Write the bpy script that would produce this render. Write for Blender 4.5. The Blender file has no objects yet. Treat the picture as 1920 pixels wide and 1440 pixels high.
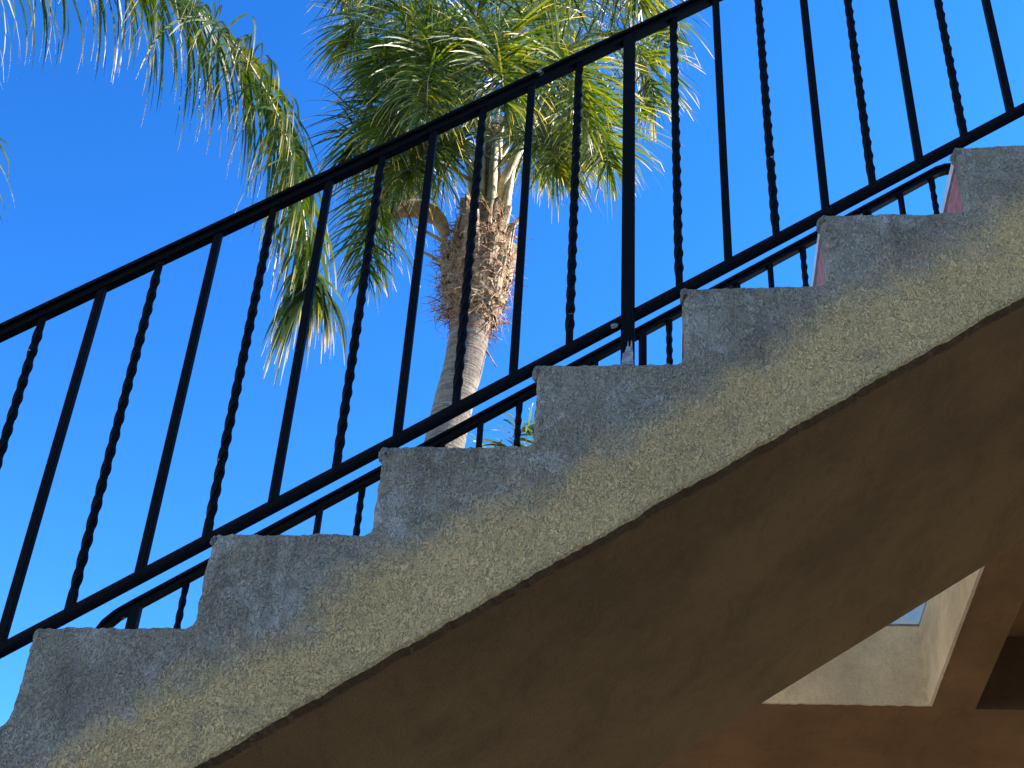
import bpy, bmesh, math, random
from mathutils import Vector, Matrix, noise
R = math.radians
scene = bpy.context.scene

# ------------------------------------------------------------------ camera
CZ = 1.521                                   # eye height above the paving
CR = Vector((0.9951223, 0.0837330, 0.0521578))
CU = Vector((0.0073688, -0.5903359, 0.8071240))
CF = Vector((-0.0983736, 0.8028028, 0.5880734))
FPX = 2663.37                                # focal length in photo pixels (1920 wide)
cam_d = bpy.data.cameras.new('camera')
cam_d.sensor_fit = 'HORIZONTAL'; cam_d.sensor_width = 36.0
cam_d.lens = FPX / 1920 * 36.0
cam_d.clip_start = 0.05; cam_d.clip_end = 5000
cam = bpy.data.objects.new('camera', cam_d)
scene.collection.objects.link(cam)
M = Matrix((CR, CU, -CF)).transposed().to_4x4()
M.translation = Vector((0, 0, CZ))
cam.matrix_world = M
scene.camera = cam

def at(px, py, Y):
    """world point on the plane y = Y seen at a photo pixel"""
    d = (px - 960) * CR + (720 - py) * CU + FPX * CF
    p = d * (Y / d.y)
    return Vector((p.x, p.y, p.z + CZ))

# ------------------------------------------------------------------ world, sun, exposure
SUN_EL, SUN_AZ = 36.0, 78.0                  # azimuth clockwise from +Y
world = bpy.data.worlds.new('World'); scene.world = world; world.use_nodes = True
wn = world.node_tree.nodes; wl = world.node_tree.links
wn.clear()
sky = wn.new('ShaderNodeTexSky'); sky.sky_type = 'NISHITA'; sky.sun_disc = False
sky.sun_elevation = R(SUN_EL); sky.sun_rotation = R(SUN_AZ)
sky.altitude = 200; sky.air_density = 1.0; sky.dust_density = 0.1; sky.ozone_density = 3.0
gm = wn.new('ShaderNodeGamma'); gm.inputs['Gamma'].default_value = 1.6
hs = wn.new('ShaderNodeHueSaturation'); hs.inputs['Saturation'].default_value = 1.115
hs.inputs['Hue'].default_value = 0.5
bg = wn.new('ShaderNodeBackground'); bg.inputs['Strength'].default_value = 0.066
wo = wn.new('ShaderNodeOutputWorld')
wl.new(sky.outputs[0], gm.inputs['Color']); wl.new(gm.outputs[0], hs.inputs['Color']); wl.new(hs.outputs[0], bg.inputs[0]); wl.new(bg.outputs[0], wo.inputs[0])
sd = bpy.data.lights.new('sun', 'SUN'); sd.energy = 5.0; sd.angle = R(0.53); sd.color = (1.0, 0.93, 0.82)
sun = bpy.data.objects.new('sun', sd); scene.collection.objects.link(sun)
sdir = Vector((math.sin(R(SUN_AZ)) * math.cos(R(SUN_EL)), math.cos(R(SUN_AZ)) * math.cos(R(SUN_EL)), math.sin(R(SUN_EL))))
sun.rotation_euler = sdir.to_track_quat('Z', 'Y').to_euler(); sun.location = (12, 4, 14)
vs = scene.view_settings
vs.view_transform = 'Standard'; vs.look = 'None'; vs.gamma = 1.0; vs.exposure = 1.72; vs.use_curve_mapping = False
scene.cycles.max_bounces = 10; scene.cycles.diffuse_bounces = 5
scene.cycles.transparent_max_bounces = 12
scene.cycles.use_denoising = True

# ------------------------------------------------------------------ helpers
COL = scene.collection
def empty(name, loc, label, cat, group=None):
    o = bpy.data.objects.new(name, None); COL.objects.link(o)
    o.location = loc; o.empty_display_size = 0.2
    o['label'] = label; o['category'] = cat
    if group: o['group'] = group
    return o
def link(name, me, mat, parent=None, smooth=False):
    if mat is not None and len(me.materials) == 0: me.materials.append(mat)
    o = bpy.data.objects.new(name, me); COL.objects.link(o)
    if parent is not None:
        o.parent = parent
        base = Vector(parent.location)
        q = parent
        while q.parent is not None:
            q = q.parent; base = Vector(q.location)
        if parent.parent is None:
            o.matrix_parent_inverse = Matrix.Translation(-parent.location)
        else:
            o.matrix_parent_inverse = parent.matrix_basis.inverted()
    if smooth:
        for p in me.polygons: p.use_smooth = True
    return o
def mesh(name, verts, faces):
    me = bpy.data.meshes.new(name); me.from_pydata([tuple(v) for v in verts], [], faces); me.update(); return me

class MB:
    def __init__(s): s.v = []; s.f = []
    def quad_strip(s, L, Rr):
        b = len(s.v)
        for a, c in zip(L, Rr): s.v += [a, c]
        for i in range(len(L) - 1):
            k = b + 2 * i; s.f.append((k, k + 1, k + 3, k + 2))
    def box(s, x0, x1, y0, y1, z0, z1, sh=0.0):
        b = len(s.v)
        for z in (z0, z1):
            for x, y in ((x0, y0), (x1, y0), (x1, y1), (x0, y1)): s.v.append(Vector((x, y, z + sh * x)))
        for f in ((0, 3, 2, 1), (4, 5, 6, 7), (0, 1, 5, 4), (1, 2, 6, 5), (2, 3, 7, 6), (3, 0, 4, 7)):
            s.f.append(tuple(b + i for i in f))
    def tube(s, pts, radii, n=8, caps=True, jit=0.0, seed=0):
        rng = random.Random(seed)
        b = len(s.v); m = len(pts)
        up = Vector((0.03, 1, 0.02))
        for i, p in enumerate(pts):
            t = (pts[min(i + 1, m - 1)] - pts[max(i - 1, 0)]).normalized()
            a = t.cross(up)
            if a.length < 1e-3: a = t.cross(Vector((1, 0, 0)))
            a.normalize(); c = t.cross(a)
            for k in range(n):
                an = 2 * math.pi * k / n
                rr = radii[i] * (1 + rng.uniform(-jit, jit))
                s.v.append(p + (a * math.cos(an) + c * math.sin(an)) * rr)
        for i in range(m - 1):
            for k in range(n):
                s.f.append((b + i * n + k, b + i * n + (k + 1) % n, b + (i + 1) * n + (k + 1) % n, b + (i + 1) * n + k))
        if caps:
            s.f.append(tuple(b + k for k in range(n))[::-1]); s.f.append(tuple(b + (m - 1) * n + k for k in range(n)))
    def sweep(s, prof, pts, closed=True):
        """profile of (y, z) pairs swept along points in an xz path, profile kept upright (mitred)"""
        b = len(s.v); n = len(prof); m = len(pts)
        for i, p in enumerate(pts):
            t0 = (p - pts[i - 1]).normalized() if i > 0 else None
            t1 = (pts[i + 1] - p).normalized() if i < m - 1 else None
            if t0 is None: t0 = t1
            if t1 is None: t1 = t0
            t = (t0 + t1).normalized()
            nrm = Vector((-t.z, 0, t.x)); k = 1.0 / max(0.4, t.dot(t0))
            for (y, z) in prof: s.v.append(p + Vector((0, y, 0)) + nrm * (z * k))
        for i in range(m - 1):
            for k in range(n):
                s.f.append((b + i * n + k, b + i * n + (k + 1) % n, b + (i + 1) * n + (k + 1) % n, b + (i + 1) * n + k))
        s.f.append(tuple(b + k for k in range(n))[::-1]); s.f.append(tuple(b + (m - 1) * n + k for k in range(n)))
    def build(s, name, mat, parent=None, smooth=False):
        return link(name, mesh(name, s.v, s.f), mat, parent, smooth)

# ------------------------------------------------------------------ materials
def mat_new(name):
    m = bpy.data.materials.new(name); m.use_nodes = True
    nt = m.node_tree; nt.nodes.clear()
    out = nt.nodes.new('ShaderNodeOutputMaterial'); b = nt.nodes.new('ShaderNodeBsdfPrincipled')
    nt.links.new(b.outputs[0], out.inputs[0])
    return m, nt, b, out
def nd(nt, typ, **kw):
    n = nt.nodes.new(typ)
    for k, v in kw.items():
        if k in n.inputs.keys(): n.inputs[k].default_value = v
        else: setattr(n, k, v)
    return n
def math_n(nt, op, a, b=None, c=None):
    n = nt.nodes.new('ShaderNodeMath'); n.operation = op
    for i, v in enumerate((a, b, c)):
        if v is None: continue
        if isinstance(v, (int, float)): n.inputs[i].default_value = v
        else: nt.links.new(v, n.inputs[i])
    return n.outputs[0]
def mixc(nt, fac, a, b):
    n = nt.nodes.new('ShaderNodeMix'); n.data_type = 'RGBA'
    for i, v in ((0, fac), (6, a), (7, b)):
        if isinstance(v, (int, float)): n.inputs[i].default_value = v
        elif isinstance(v, tuple): n.inputs[i].default_value = (*v, 1) if len(v) == 3 else v
        else: nt.links.new(v, n.inputs[i])
    return n.outputs[2]
def noise_n(nt, vec, scale, detail=4, rough=0.55, dist=0.0):
    n = nd(nt, 'ShaderNodeTexNoise', Scale=scale, Detail=detail, Roughness=rough, Distortion=dist)
    nt.links.new(vec, n.inputs['Vector']); return n.outputs[0]
def ramp(nt, fac, stops):
    n = nt.nodes.new('ShaderNodeValToRGB'); e = n.color_ramp.elements
    while len(e) < len(stops): e.new(0.5)
    for i, (p, c) in enumerate(stops):
        e[i].position = p; e[i].color = (*c, 1) if isinstance(c, tuple) else (c, c, c, 1)
    nt.links.new(fac, n.inputs[0]); return n.outputs[0]
def mapr(nt, v, a, b, c=0.0, d=1.0):
    n = nt.nodes.new('ShaderNodeMapRange'); n.interpolation_type = 'SMOOTHSTEP'
    nt.links.new(v, n.inputs[0])
    for i, x in ((1, a), (2, b), (3, c), (4, d)): n.inputs[i].default_value = x
    return n.outputs[0]
def bump(nt, b, h, strength, dist, prev=None):
    n = nt.nodes.new('ShaderNodeBump'); n.inputs['Strength'].default_value = strength; n.inputs['Distance'].default_value = dist
    nt.links.new(h, n.inputs['Height'])
    if prev is not None: nt.links.new(prev, n.inputs['Normal'])
    nt.links.new(n.outputs[0], b.inputs['Normal']); return n.outputs[0]
def pos_n(nt):
    return nt.nodes.new('ShaderNodeNewGeometry').outputs['Position']

def stucco(name, tan, stains, grain=1.0, speck=1.0):
    m, nt, b, out = mat_new(name)
    P = pos_n(nt)
    big = noise_n(nt, P, 3.0, 4, 0.6)
    lo, hi_ = (0.88, 1.08) if stains else (0.80, 1.12)
    col = mixc(nt, mapr(nt, big, 0.3, 0.7), tuple(c * lo for c in tan), tuple(c * hi_ for c in tan))
    if not stains:                                # faint trowel sweeps and water marks
        sv = nt.nodes.new('ShaderNodeVectorMath'); sv.operation = 'MULTIPLY'; nt.links.new(P, sv.inputs[0]); sv.inputs[1].default_value = (1.0, 0.35, 1.0)
        sw = noise_n(nt, sv.outputs[0], 14.0, 5, 0.68, 0.8)
        col = mixc(nt, math_n(nt, 'MULTIPLY', mapr(nt, sw, 0.50, 0.70), 0.30), col, tuple(c * 0.55 for c in tan))
    if stains:
        sx = nt.nodes.new('ShaderNodeSeparateXYZ'); nt.links.new(P, sx.inputs[0])
        # height above the line that joins the inner corners of the steps
        m0 = math_n(nt, 'SUBTRACT', sx.outputs[2], math_n(nt, 'MULTIPLY_ADD', sx.outputs[0], 0.658, 3.128 - 0.658 * 0.064))
        w1 = math_n(nt, 'MULTIPLY_ADD', noise_n(nt, P, 5.5, 5, 0.62, 0.4), 0.26, -0.13)
        w2 = math_n(nt, 'MULTIPLY_ADD', noise_n(nt, P, 22.0, 4, 0.6), 0.09, -0.045)
        mm = math_n(nt, 'ADD', math_n(nt, 'ADD', m0, w1), w2)
        # grime is heavier lower down the flight
        mm = math_n(nt, 'ADD', mm, math_n(nt, 'MULTIPLY', sx.outputs[0], -0.035))
        g = mapr(nt, mm, -0.145, -0.005)
        gv = noise_n(nt, P, 7.0, 5, 0.65)
        grey = ramp(nt, gv, [(0.26, (0.19, 0.18, 0.135)), (0.5, (0.29, 0.275, 0.215)), (0.68, (0.37, 0.355, 0.29)), (0.82, (0.50, 0.485, 0.42))])
        col = mixc(nt, math_n(nt, 'MULTIPLY', g, 0.93), col, grey)
        ef = math_n(nt, 'MULTIPLY', mapr(nt, noise_n(nt, P, 11.0, 4, 0.6, 0.5), 0.54, 0.70), g)
        col = mixc(nt, math_n(nt, 'MULTIPLY', ef, 0.65), col, (0.50, 0.485, 0.43))
        dv = nt.nodes.new('ShaderNodeVectorMath'); dv.operation = 'MULTIPLY'; nt.links.new(P, dv.inputs[0]); dv.inputs[1].default_value = (1.0, 1.0, 0.10)
        dr = math_n(nt, 'MULTIPLY', mapr(nt, noise_n(nt, dv.outputs[0], 34.0, 3, 0.55), 0.55, 0.70), mapr(nt, mm, -0.22, 0.05))
        col = mixc(nt, math_n(nt, 'MULTIPLY', dr, 0.40), col, (0.13, 0.125, 0.10))
        # loose smudges further down
        sm = mapr(nt, noise_n(nt, P, 9.0, 3, 0.5, 0.6), 0.62, 0.74)
        col = mixc(nt, math_n(nt, 'MULTIPLY', sm, 0.32), col, (0.22, 0.215, 0.18))
    stv = nt.nodes.new('ShaderNodeVectorMath'); stv.operation = 'MULTIPLY'; nt.links.new(P, stv.inputs[0]); stv.inputs[1].default_value = (1.0, 1.0, 0.62)
    f2 = noise_n(nt, stv.outputs[0], 165.0 * grain, 3, 0.6, 0.5)
    f1 = noise_n(nt, P, 330.0 * grain, 3, 0.6)
    f3 = noise_n(nt, P, 38.0 * grain, 3, 0.5)
    ridge = math_n(nt, 'ABSOLUTE', math_n(nt, 'SUBTRACT', f2, 0.48))
    crease = math_n(nt, 'MULTIPLY', mapr(nt, ridge, 0.0, 0.055, 1.0, 0.0), mapr(nt, f3, 0.32, 0.62))
    pit = mapr(nt, f1, 0.30, 0.42, 1.0, 0.0)
    dark = math_n(nt, 'MAXIMUM', math_n(nt, 'MULTIPLY', crease, 0.42 * speck), math_n(nt, 'MULTIPLY', pit, 0.5 * speck))
    col = mixc(nt, dark, col, mixc(nt, 0.85, col, (0.06, 0.055, 0.045)))
    lum = mapr(nt, math_n(nt, 'MULTIPLY_ADD', f1, 0.6, math_n(nt, 'MULTIPLY', f3, 0.4)), 0.3, 0.7, 1.0 - 0.28 * speck, 1.0 + 0.24 * speck)
    mul = nt.nodes.new('ShaderNodeVectorMath'); mul.operation = 'SCALE'; nt.links.new(col, mul.inputs[0]); nt.links.new(lum, mul.inputs[3])
    nt.links.new(mul.outputs[0], b.inputs['Base Color'])
    b.inputs['Roughness'].default_value = 0.95; b.inputs['Specular IOR Level'].default_value = 0.15
    hgt = math_n(nt, 'MULTIPLY_ADD', crease, -0.6, f2)
    n1 = bump(nt, b, hgt, 0.8 * speck, 0.008)
    bump(nt, b, f1, 0.9 * speck, 0.004, n1)
    return m
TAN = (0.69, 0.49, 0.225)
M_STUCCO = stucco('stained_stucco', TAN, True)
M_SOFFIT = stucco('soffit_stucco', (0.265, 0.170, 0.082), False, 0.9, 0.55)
M_EDGE = stucco('dark_lower_edge', (0.19, 0.12, 0.068), False, 0.8, 0.9)  # darker brown for the underside of the near side's lower edge
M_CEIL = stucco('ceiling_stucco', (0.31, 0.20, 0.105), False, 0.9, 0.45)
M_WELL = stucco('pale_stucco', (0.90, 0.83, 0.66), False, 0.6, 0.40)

def paint_black(name, chips=True):
    m, nt, b, out = mat_new(name); P = pos_n(nt)
    col = mixc(nt, noise_n(nt, P, 40, 4), (0.0025, 0.003, 0.004), (0.006, 0.0065, 0.007))
    if chips:
        c1 = noise_n(nt, P, 26, 2, 0.4); c2 = noise_n(nt, P, 120, 4, 0.6)
        ch = math_n(nt, 'GREATER_THAN', math_n(nt, 'MULTIPLY_ADD', c2, 0.22, c1), 0.885)
        col = mixc(nt, math_n(nt, 'MULTIPLY', ch, 0.75), col, (0.30, 0.31, 0.31))
        ru = mapr(nt, noise_n(nt, P, 14, 4, 0.6), 0.58, 0.72)
        col = mixc(nt, math_n(nt, 'MULTIPLY', ru, 0.35), col, (0.012, 0.010, 0.008))
    nt.links.new(col, b.inputs['Base Color'])
    b.inputs['Roughness'].default_value = 0.65; b.inputs['Specular IOR Level'].default_value = 0.06
    bump(nt, b, noise_n(nt, P, 160, 4, 0.6), 0.35, 0.002)
    return m
M_IRON = paint_black('black_iron_paint')

def plain(name, c1, c2, scale, rough=0.8, bs=0.3, bd=0.004, bscale=None, spec=0.3):
    m, nt, b, out = mat_new(name); P = pos_n(nt)
    n = noise_n(nt, P, scale, 5, 0.6)
    nt.links.new(mixc(nt, mapr(nt, n, 0.3, 0.7), c1, c2), b.inputs['Base Color'])
    b.inputs['Roughness'].default_value = rough; b.inputs['Specular IOR Level'].default_value = spec
    bump(nt, b, noise_n(nt, P, bscale or scale * 4, 5, 0.6), bs, bd)
    return m
M_TREAD = plain('pale_concrete', (0.46, 0.47, 0.47), (0.66, 0.66, 0.65), 18, 0.9, 0.5, 0.004, 160)
M_RED = plain('red_riser_paint', (0.26, 0.085, 0.075), (0.42, 0.17, 0.15), 45, 0.8, 0.5, 0.004, 180)
M_MORTAR = plain('grey_mortar', (0.10, 0.10, 0.095), (0.24, 0.24, 0.225), 40, 0.95, 0.8, 0.008, 140)
M_WELD = plain('scraped_primer', (0.12, 0.13, 0.14), (0.42, 0.43, 0.43), 70, 0.8, 0.5, 0.003, 200)

# ------------------------------------------------------------------ ground
def ground_mat():
    m, nt, b, out = mat_new('warm_paving'); P = pos_n(nt)
    n = noise_n(nt, P, 1.2, 6, 0.6); n2 = noise_n(nt, P, 60, 4, 0.6)
    col = mixc(nt, mapr(nt, n, 0.3, 0.7), (0.125, 0.088, 0.050), (0.17, 0.12, 0.070))
    col = mixc(nt, math_n(nt, 'MULTIPLY', mapr(nt, n2, 0.35, 0.6), 0.3), col, (0.09, 0.06, 0.035))
    nt.links.new(col, b.inputs['Base Color']); b.inputs['Roughness'].default_value = 0.92
    bump(nt, b, n2, 0.4, 0.004); return m
g = mesh('ground', [(-2500, -2500, 0), (2500, -2500, 0), (2500, 2500, 0), (-2500, 2500, 0)], [(0, 1, 2, 3)])
go = link('ground', g, ground_mat()); go['kind'] = 'structure'

# ------------------------------------------------------------------ staircase
RUN, RISE, SL = 0.2795, 0.184, 0.6583
YN, YF = 2.1293, 3.390                       # outer faces of the two sides
NX = {14: -1.058, 15: -0.776, 16: -0.491, 17: -0.215, 18: 0.061, 19: 0.337, 20: 0.623}
def nose(k):
    x = NX.get(k, -0.2155 + RUN * (k - 17)); return x, RISE * k
KTOP = 24
def soff(x): return 1.1785 + 0.6575 * (x + 0.187) + CZ
stairs = empty('staircase', (nose(1)[0], (YN + YF) / 2, 0),
               'tan stucco staircase with stepped sides stained grey along the treads', 'staircase')

def profile(dx=0.0, dz=0.0, drop=0.0, step=0.012, jit=0.0016, fil=0.016, seed=1):
    """closed outline (x, z) of one side of the flight, anticlockwise seen from -y"""
    pts = []
    def seg(a, b, rough):
        L = math.hypot(b[0] - a[0], b[1] - a[1]); vis = -2.2 < (a[0] + b[0]) / 2 < 1.4
        n = max(1, int(L / (step if vis else 0.12)))
        for i in range(n):
            pts.append((a[0] + (b[0] - a[0]) * i / n, a[1] + (b[1] - a[1]) * i / n, rough if vis else 0))
    keys = []
    xl = nose(KTOP)[0] + 2.2
    xb0 = -0.187 + (0 - 1.1785 - CZ) / 0.6575
    xb0 += drop / 0.6575; keys.append((xb0 + 0.05, 0.0, 1))
    zl = RISE * KTOP - 0.32
    xm = -0.187 + (zl - 1.1785 - CZ) / 0.6575
    keys.append((xm, zl - drop, 1)); keys.append((xl, zl - drop, 0)); keys.append((xl, RISE * KTOP + dz, 0))
    for k in range(KTOP, 0, -1):
        x, z = nose(k); x += dx; zt = z + dz; zb = RISE * (k - 1) + dz if k > 1 else 0.0
        r = 0.010
        keys += [(x + r, zt, 1), (x + r * 0.3, zt - r * 0.3, 1), (x, zt - r, 1)]
        if k > 1:
            keys += [(x - 0.001, zb + fil, 1), (x - fil * 0.32, zb + fil * 0.32, 1), (x - fil, zb, 1)]
        else: keys.append((x, 0.0, 0))
    keys.append((xb0 + 0.05 + 0.0, 0.0 + 1e-4, 0))
    keys = keys[:-1]
    for i in range(len(keys)): seg(keys[i], keys[(i + 1) % len(keys)], keys[i][2])
    out = []
    n = len(pts)
    for i, (x, z, rg) in enumerate(pts):
        a = pts[i - 1]; c = pts[(i + 1) % n]
        t = Vector((c[0] - a[0], c[1] - a[1])); 
        if t.length < 1e-7: t = Vector((1, 0))
        t.normalize(); nn = Vector((t.y, -t.x))
        d = 0.0
        if rg and jit > 0:
            d = jit * (noise.noise(Vector((x * 60, z * 60, seed))) * 1.1 + noise.noise(Vector((x * 190, z * 190, seed + 5))) * 0.9 + noise.noise(Vector((x * 14, z * 14, seed + 9))) * 1.6)
        out.append((x + nn.x * d, z + nn.y * d, nn))
    return out
def extrude_profile(name, prof, y0, y1, mat, parent, bev=0.009):
    n = len(prof); v = []
    rings = [(y0, bev), (y0 + bev * 0.35, bev * 0.3), (y0 + bev, 0.0), (y1 - 0.001, 0.0), (y1, 0.001)]
    for (y, ins) in rings:
        for (x, z, nn) in prof: v.append((x - nn.x * ins, y, z - nn.y * ins))
    f = [tuple(range(n)), tuple(range((len(rings) - 1) * n, len(rings) * n))[::-1]]
    for r in range(len(rings) - 1):
        for i in range(n):
            j = (i + 1) % n; f.append((r * n + j, r * n + i, (r + 1) * n + i, (r + 1) * n + j))
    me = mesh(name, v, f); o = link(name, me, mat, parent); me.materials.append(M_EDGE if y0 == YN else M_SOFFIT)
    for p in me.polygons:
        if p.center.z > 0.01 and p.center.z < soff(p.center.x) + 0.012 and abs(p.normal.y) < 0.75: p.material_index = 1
    return o
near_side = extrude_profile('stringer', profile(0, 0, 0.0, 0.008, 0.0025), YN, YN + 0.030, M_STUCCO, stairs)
near_side['label'] = 'stucco stair side facing out, grey grime over tan, chipped at the corners'
far_side = extrude_profile('stringer', profile(0, 0, -0.02, 0.05, 0.001, seed=7), YF - 0.045, YF, M_STUCCO, stairs)
# sloping underside: a slab 6 mm above the lower edge of the two sides
sb = MB()
xb0 = -0.187 + (0 - 1.1785 - CZ) / 0.6575 + 0.12
zl = RISE * KTOP - 0.32; xm = -0.187 + (zl - 1.1785 - CZ) / 0.6575
xe = nose(KTOP)[0] + 2.2 - 0.003
low = [(xb0, soff(xb0) + 0.006), (xm, zl + 0.006), (xe, zl + 0.006)]
top = [(xb0, soff(xb0) + 0.16), (xm - 0.05, zl + 0.19), (xe, zl + 0.19)]
b0 = len(sb.v)
for y in (YN + 0.024, YF - 0.003):
    for (x, z) in low + top[::-1]: sb.v.append(Vector((x, y, z)))
sb.f += [(0, 1, 4, 5), (1, 2, 3, 4), (11, 10, 7, 6), (10, 9, 8, 7)]
for i in range(6): sb.f.append(((i + 1) % 6, i, i + 6, (i + 1) % 6 + 6))
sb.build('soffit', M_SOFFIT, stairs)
# treads and risers between the sides
for k in range(1, KTOP + 1):
    x, z = nose(k)
    x2 = nose(k + 1)[0] if k < KTOP else xe
    t = MB(); t.box(x - 0.001, x2 + 0.028, YN + 0.030, YF - 0.045, z - 0.026, z - 0.003)
    tr = t.build('tread', M_TREAD, stairs)
    r_ = MB(); r_.box(x + 0.004, x + 0.030, YN + 0.0305, YF - 0.0455, z - RISE - 0.002, z - 0.0265)
    r_.build('riser', M_RED, stairs)
# landing pier out of the way at the top
pr = MB(); pr.box(xe - 0.40, xe - 0.05, YN + 0.3, YF - 0.3, 0, zl + 0.003)
pr.build('pier', M_SOFFIT, stairs)
# patched corners: small lumps of mortar, exposed red paint beside the upper risers
def lump(cx, cy, cz, sx, sy, sz, seed):
    bm = bmesh.new(); bmesh.ops.create_icosphere(bm, subdivisions=3, radius=1.0)
    for v in bm.verts:
        d = 1 + 0.38 * noise.noise(v.co * 1.9 + Vector((seed * 3.1, 0, 0))) + 0.16 * noise.noise(v.co * 6 + Vector((0, seed, 0)))
        v.co = Vector((cx + v.co.x * sx * d, cy + v.co.y * sy * d, cz + v.co.z * sz * d))
    me = bpy.data.meshes.new('mortar_patch'); bm.to_mesh(me); bm.free()
    return link('mortar_patch', me, M_MORTAR, stairs, False)
for k, s in ((16, 1.0), (17, 1.1), (18, 0.9), (19, 1.0), (20, 1.0), (15, 0.7)):
    x, z = nose(k)
    lump(x + 0.004, YN + 0.020, z - 0.014, 0.012 * s, 0.022, 0.016 * s, k)

# ------------------------------------------------------------------ railings
def bar_mesh(L, w, sh, twist):
    """upright square bar from z=0 to z=L, its ends cut along the stair slope"""
    v = []; f = []
    h = w / 2
    if not twist:
        c = 0.0016
        sec = [(-h + c, -h), (h - c, -h), (h, -h + c), (h, h - c), (h - c, h), (-h + c, h), (-h, h - c), (-h, -h + c)]
        for z in (0, L):
            for (x, y) in sec: v.append((x, y, z + sh * x))
        n = 8
        for k in range(n): f.append((k, (k + 1) % n, n + (k + 1) % n, n + k))
        f.append(tuple(range(n))[::-1]); f.append(tuple(range(n, 2 * n)))
    else:
        n = 8; rings = 120
        end = 0.035
        for i in range(rings + 1):
            z = L * i / rings
            tz = min(max(z - end, 0), L - 2 * end)
            a = tz / 0.158 * 2 * math.pi
            fade = sh if (i == 0 or i == rings) else 0
            for k in range(n):
                if k % 2 == 0: r = h * 1.34
                else: r = h * 1.02
                an = a + math.pi / 4 + k * 2 * math.pi / n
                x, y = r * math.cos(an), r * math.sin(an)
                v.append((x, y, z + fade * x))
        for i in range(rings):
            for k in range(n): f.append((i * n + k, i * n + (k + 1) % n, (i + 1) * n + (k + 1) % n, (i + 1) * n + k))
        f.append(tuple(range(n))[::-1]); f.append(tuple(range(rings * n, rings * n + n)))
    me = bpy.data.meshes.new('baluster'); me.from_pydata(v, [], f); me.update(); me.materials.append(M_IRON)
    return me
CAP = [(-0.0165, 0.000), (-0.0175, -0.002), (-0.0175, -0.006), (-0.0165, -0.008), (-0.010, -0.0085), (-0.010, -0.0215), (0.010, -0.0215), (0.010, -0.0085),
       (0.0165, -0.008), (0.0175, -0.006), (0.0175, -0.002), (0.0165, 0.000), (0.008, 0.0015), (-0.008, 0.0015)]
BOT = [(-0.0085, 0.0), (-0.0100, -0.002), (-0.0100, -0.013), (-0.0070, -0.0185), (0.0070, -0.0185), (0.0100, -0.013), (0.0100, -0.002), (0.0085, 0.0)]
CAP = [(y * 1.08, z * 1.08) for (y, z) in CAP[::-1]]; BOT = [(y * 1.06, z * 1.06) for (y, z) in BOT[::-1]]
def railing(name, label, Y, top_path, bot_line, bars, posts):
    """top_path: points along the top of the handrail; bot_line: (x, z, slope, x0, x1) for the upper face of the bottom rail"""
    base = Vector((top_path[0].x, Y, 0))
    rail = empty(name, base, label, 'railing', 'iron stair railings')
    mb = MB(); mb.sweep(CAP, top_path); mb.build('handrail', M_IRON, rail)
    bx, bz, bs, x0, x1 = bot_line
    mb = MB(); mb.sweep(BOT, [Vector((x0, Y, bz + bs * (x0 - bx))), Vector((x1, Y, bz + bs * (x1 - bx)))]); mb.build('bottom_rail', M_IRON, rail)
    a, b = top_path[-2] if len(top_path) > 2 else top_path[0], top_path[-1]
    def ztop(x):
        for p, q in zip(top_path, top_path[1:]):
            if p.x <= x <= q.x: return p.z + (q.z - p.z) * (x - p.x) / (q.x - p.x)
        return top_path[-1].z
    def zbot(x): return bz + bs * (x - bx)
    Lr = ztop(0.2) - zbot(0.2) - 0.022
    m_pl = bar_mesh(Lr, 0.0165, bs, False); m_tw = bar_mesh(Lr, 0.0150, bs, True)
    for x, tw in bars:
        o = link('baluster', m_tw if tw else m_pl, None, rail)
        o.location = (x, Y, zbot(x) - 0.002)
        if tw:
            o.rotation_euler = (0, 0, 0)
    for (x, w, zfoot) in posts:
        L = ztop(x) - 0.018 - zfoot
        me = bar_mesh(L, w, bs, False)
        for v in me.vertices:
            if v.co.z < L * 0.5: v.co.z = 0
        o = link('post', me, None, rail); o.location = (x, Y, zfoot)
    return rail
YR = 2.229
near_bars = [(-1.049, 1), (-0.934, 0), (-0.823, 1), (-0.709, 0), (-0.598, 1), (-0.488, 0), (-0.380, 1), (-0.272, 0), (-0.164, 1),
             (0.056, 1), (0.157, 0), (0.258, 1), (0.364, 0), (0.467, 1), (0.571, 0), (0.674, 1), (0.782, 0)]
x = -1.049; tw = 1
while x > -4.6:
    x -= 0.1112; tw = 1 - tw
    if abs(x + 1.715) > 0.03 and abs(x + 3.382) > 0.03: near_bars.append((x, tw))
x = 0.782; tw = 0
while x < 1.75:
    x += 0.106; tw = 1 - tw
    near_bars.append((x, tw))
def ntop(x): return 1.7857 + CZ + 0.6685 * (x + 1.3515)
xs0, xs1 = -4.70, 1.95
near_rail = railing('stair_railing', 'black iron railing with twisted bars along the near stair edge, square post on a tread', YR,
    [Vector((xs0, YR, ntop(xs0))), Vector((xs1, YR, ntop(xs1))), Vector((xe - 0.05, YR, ntop(xs1)))],
    (-0.234, 1.680 + CZ, 0.6675, xs0, xs1), near_bars,
    [(-0.048, 0.0275, RISE * 17 - 0.003), (-1.715, 0.0275, RISE * 11 - 0.003), (-3.382, 0.0275, RISE * 5 - 0.003), (1.86, 0.0275, RISE * 24 - 0.003), (xe - 0.07, 0.0275, RISE * 24 - 0.003)])
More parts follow.
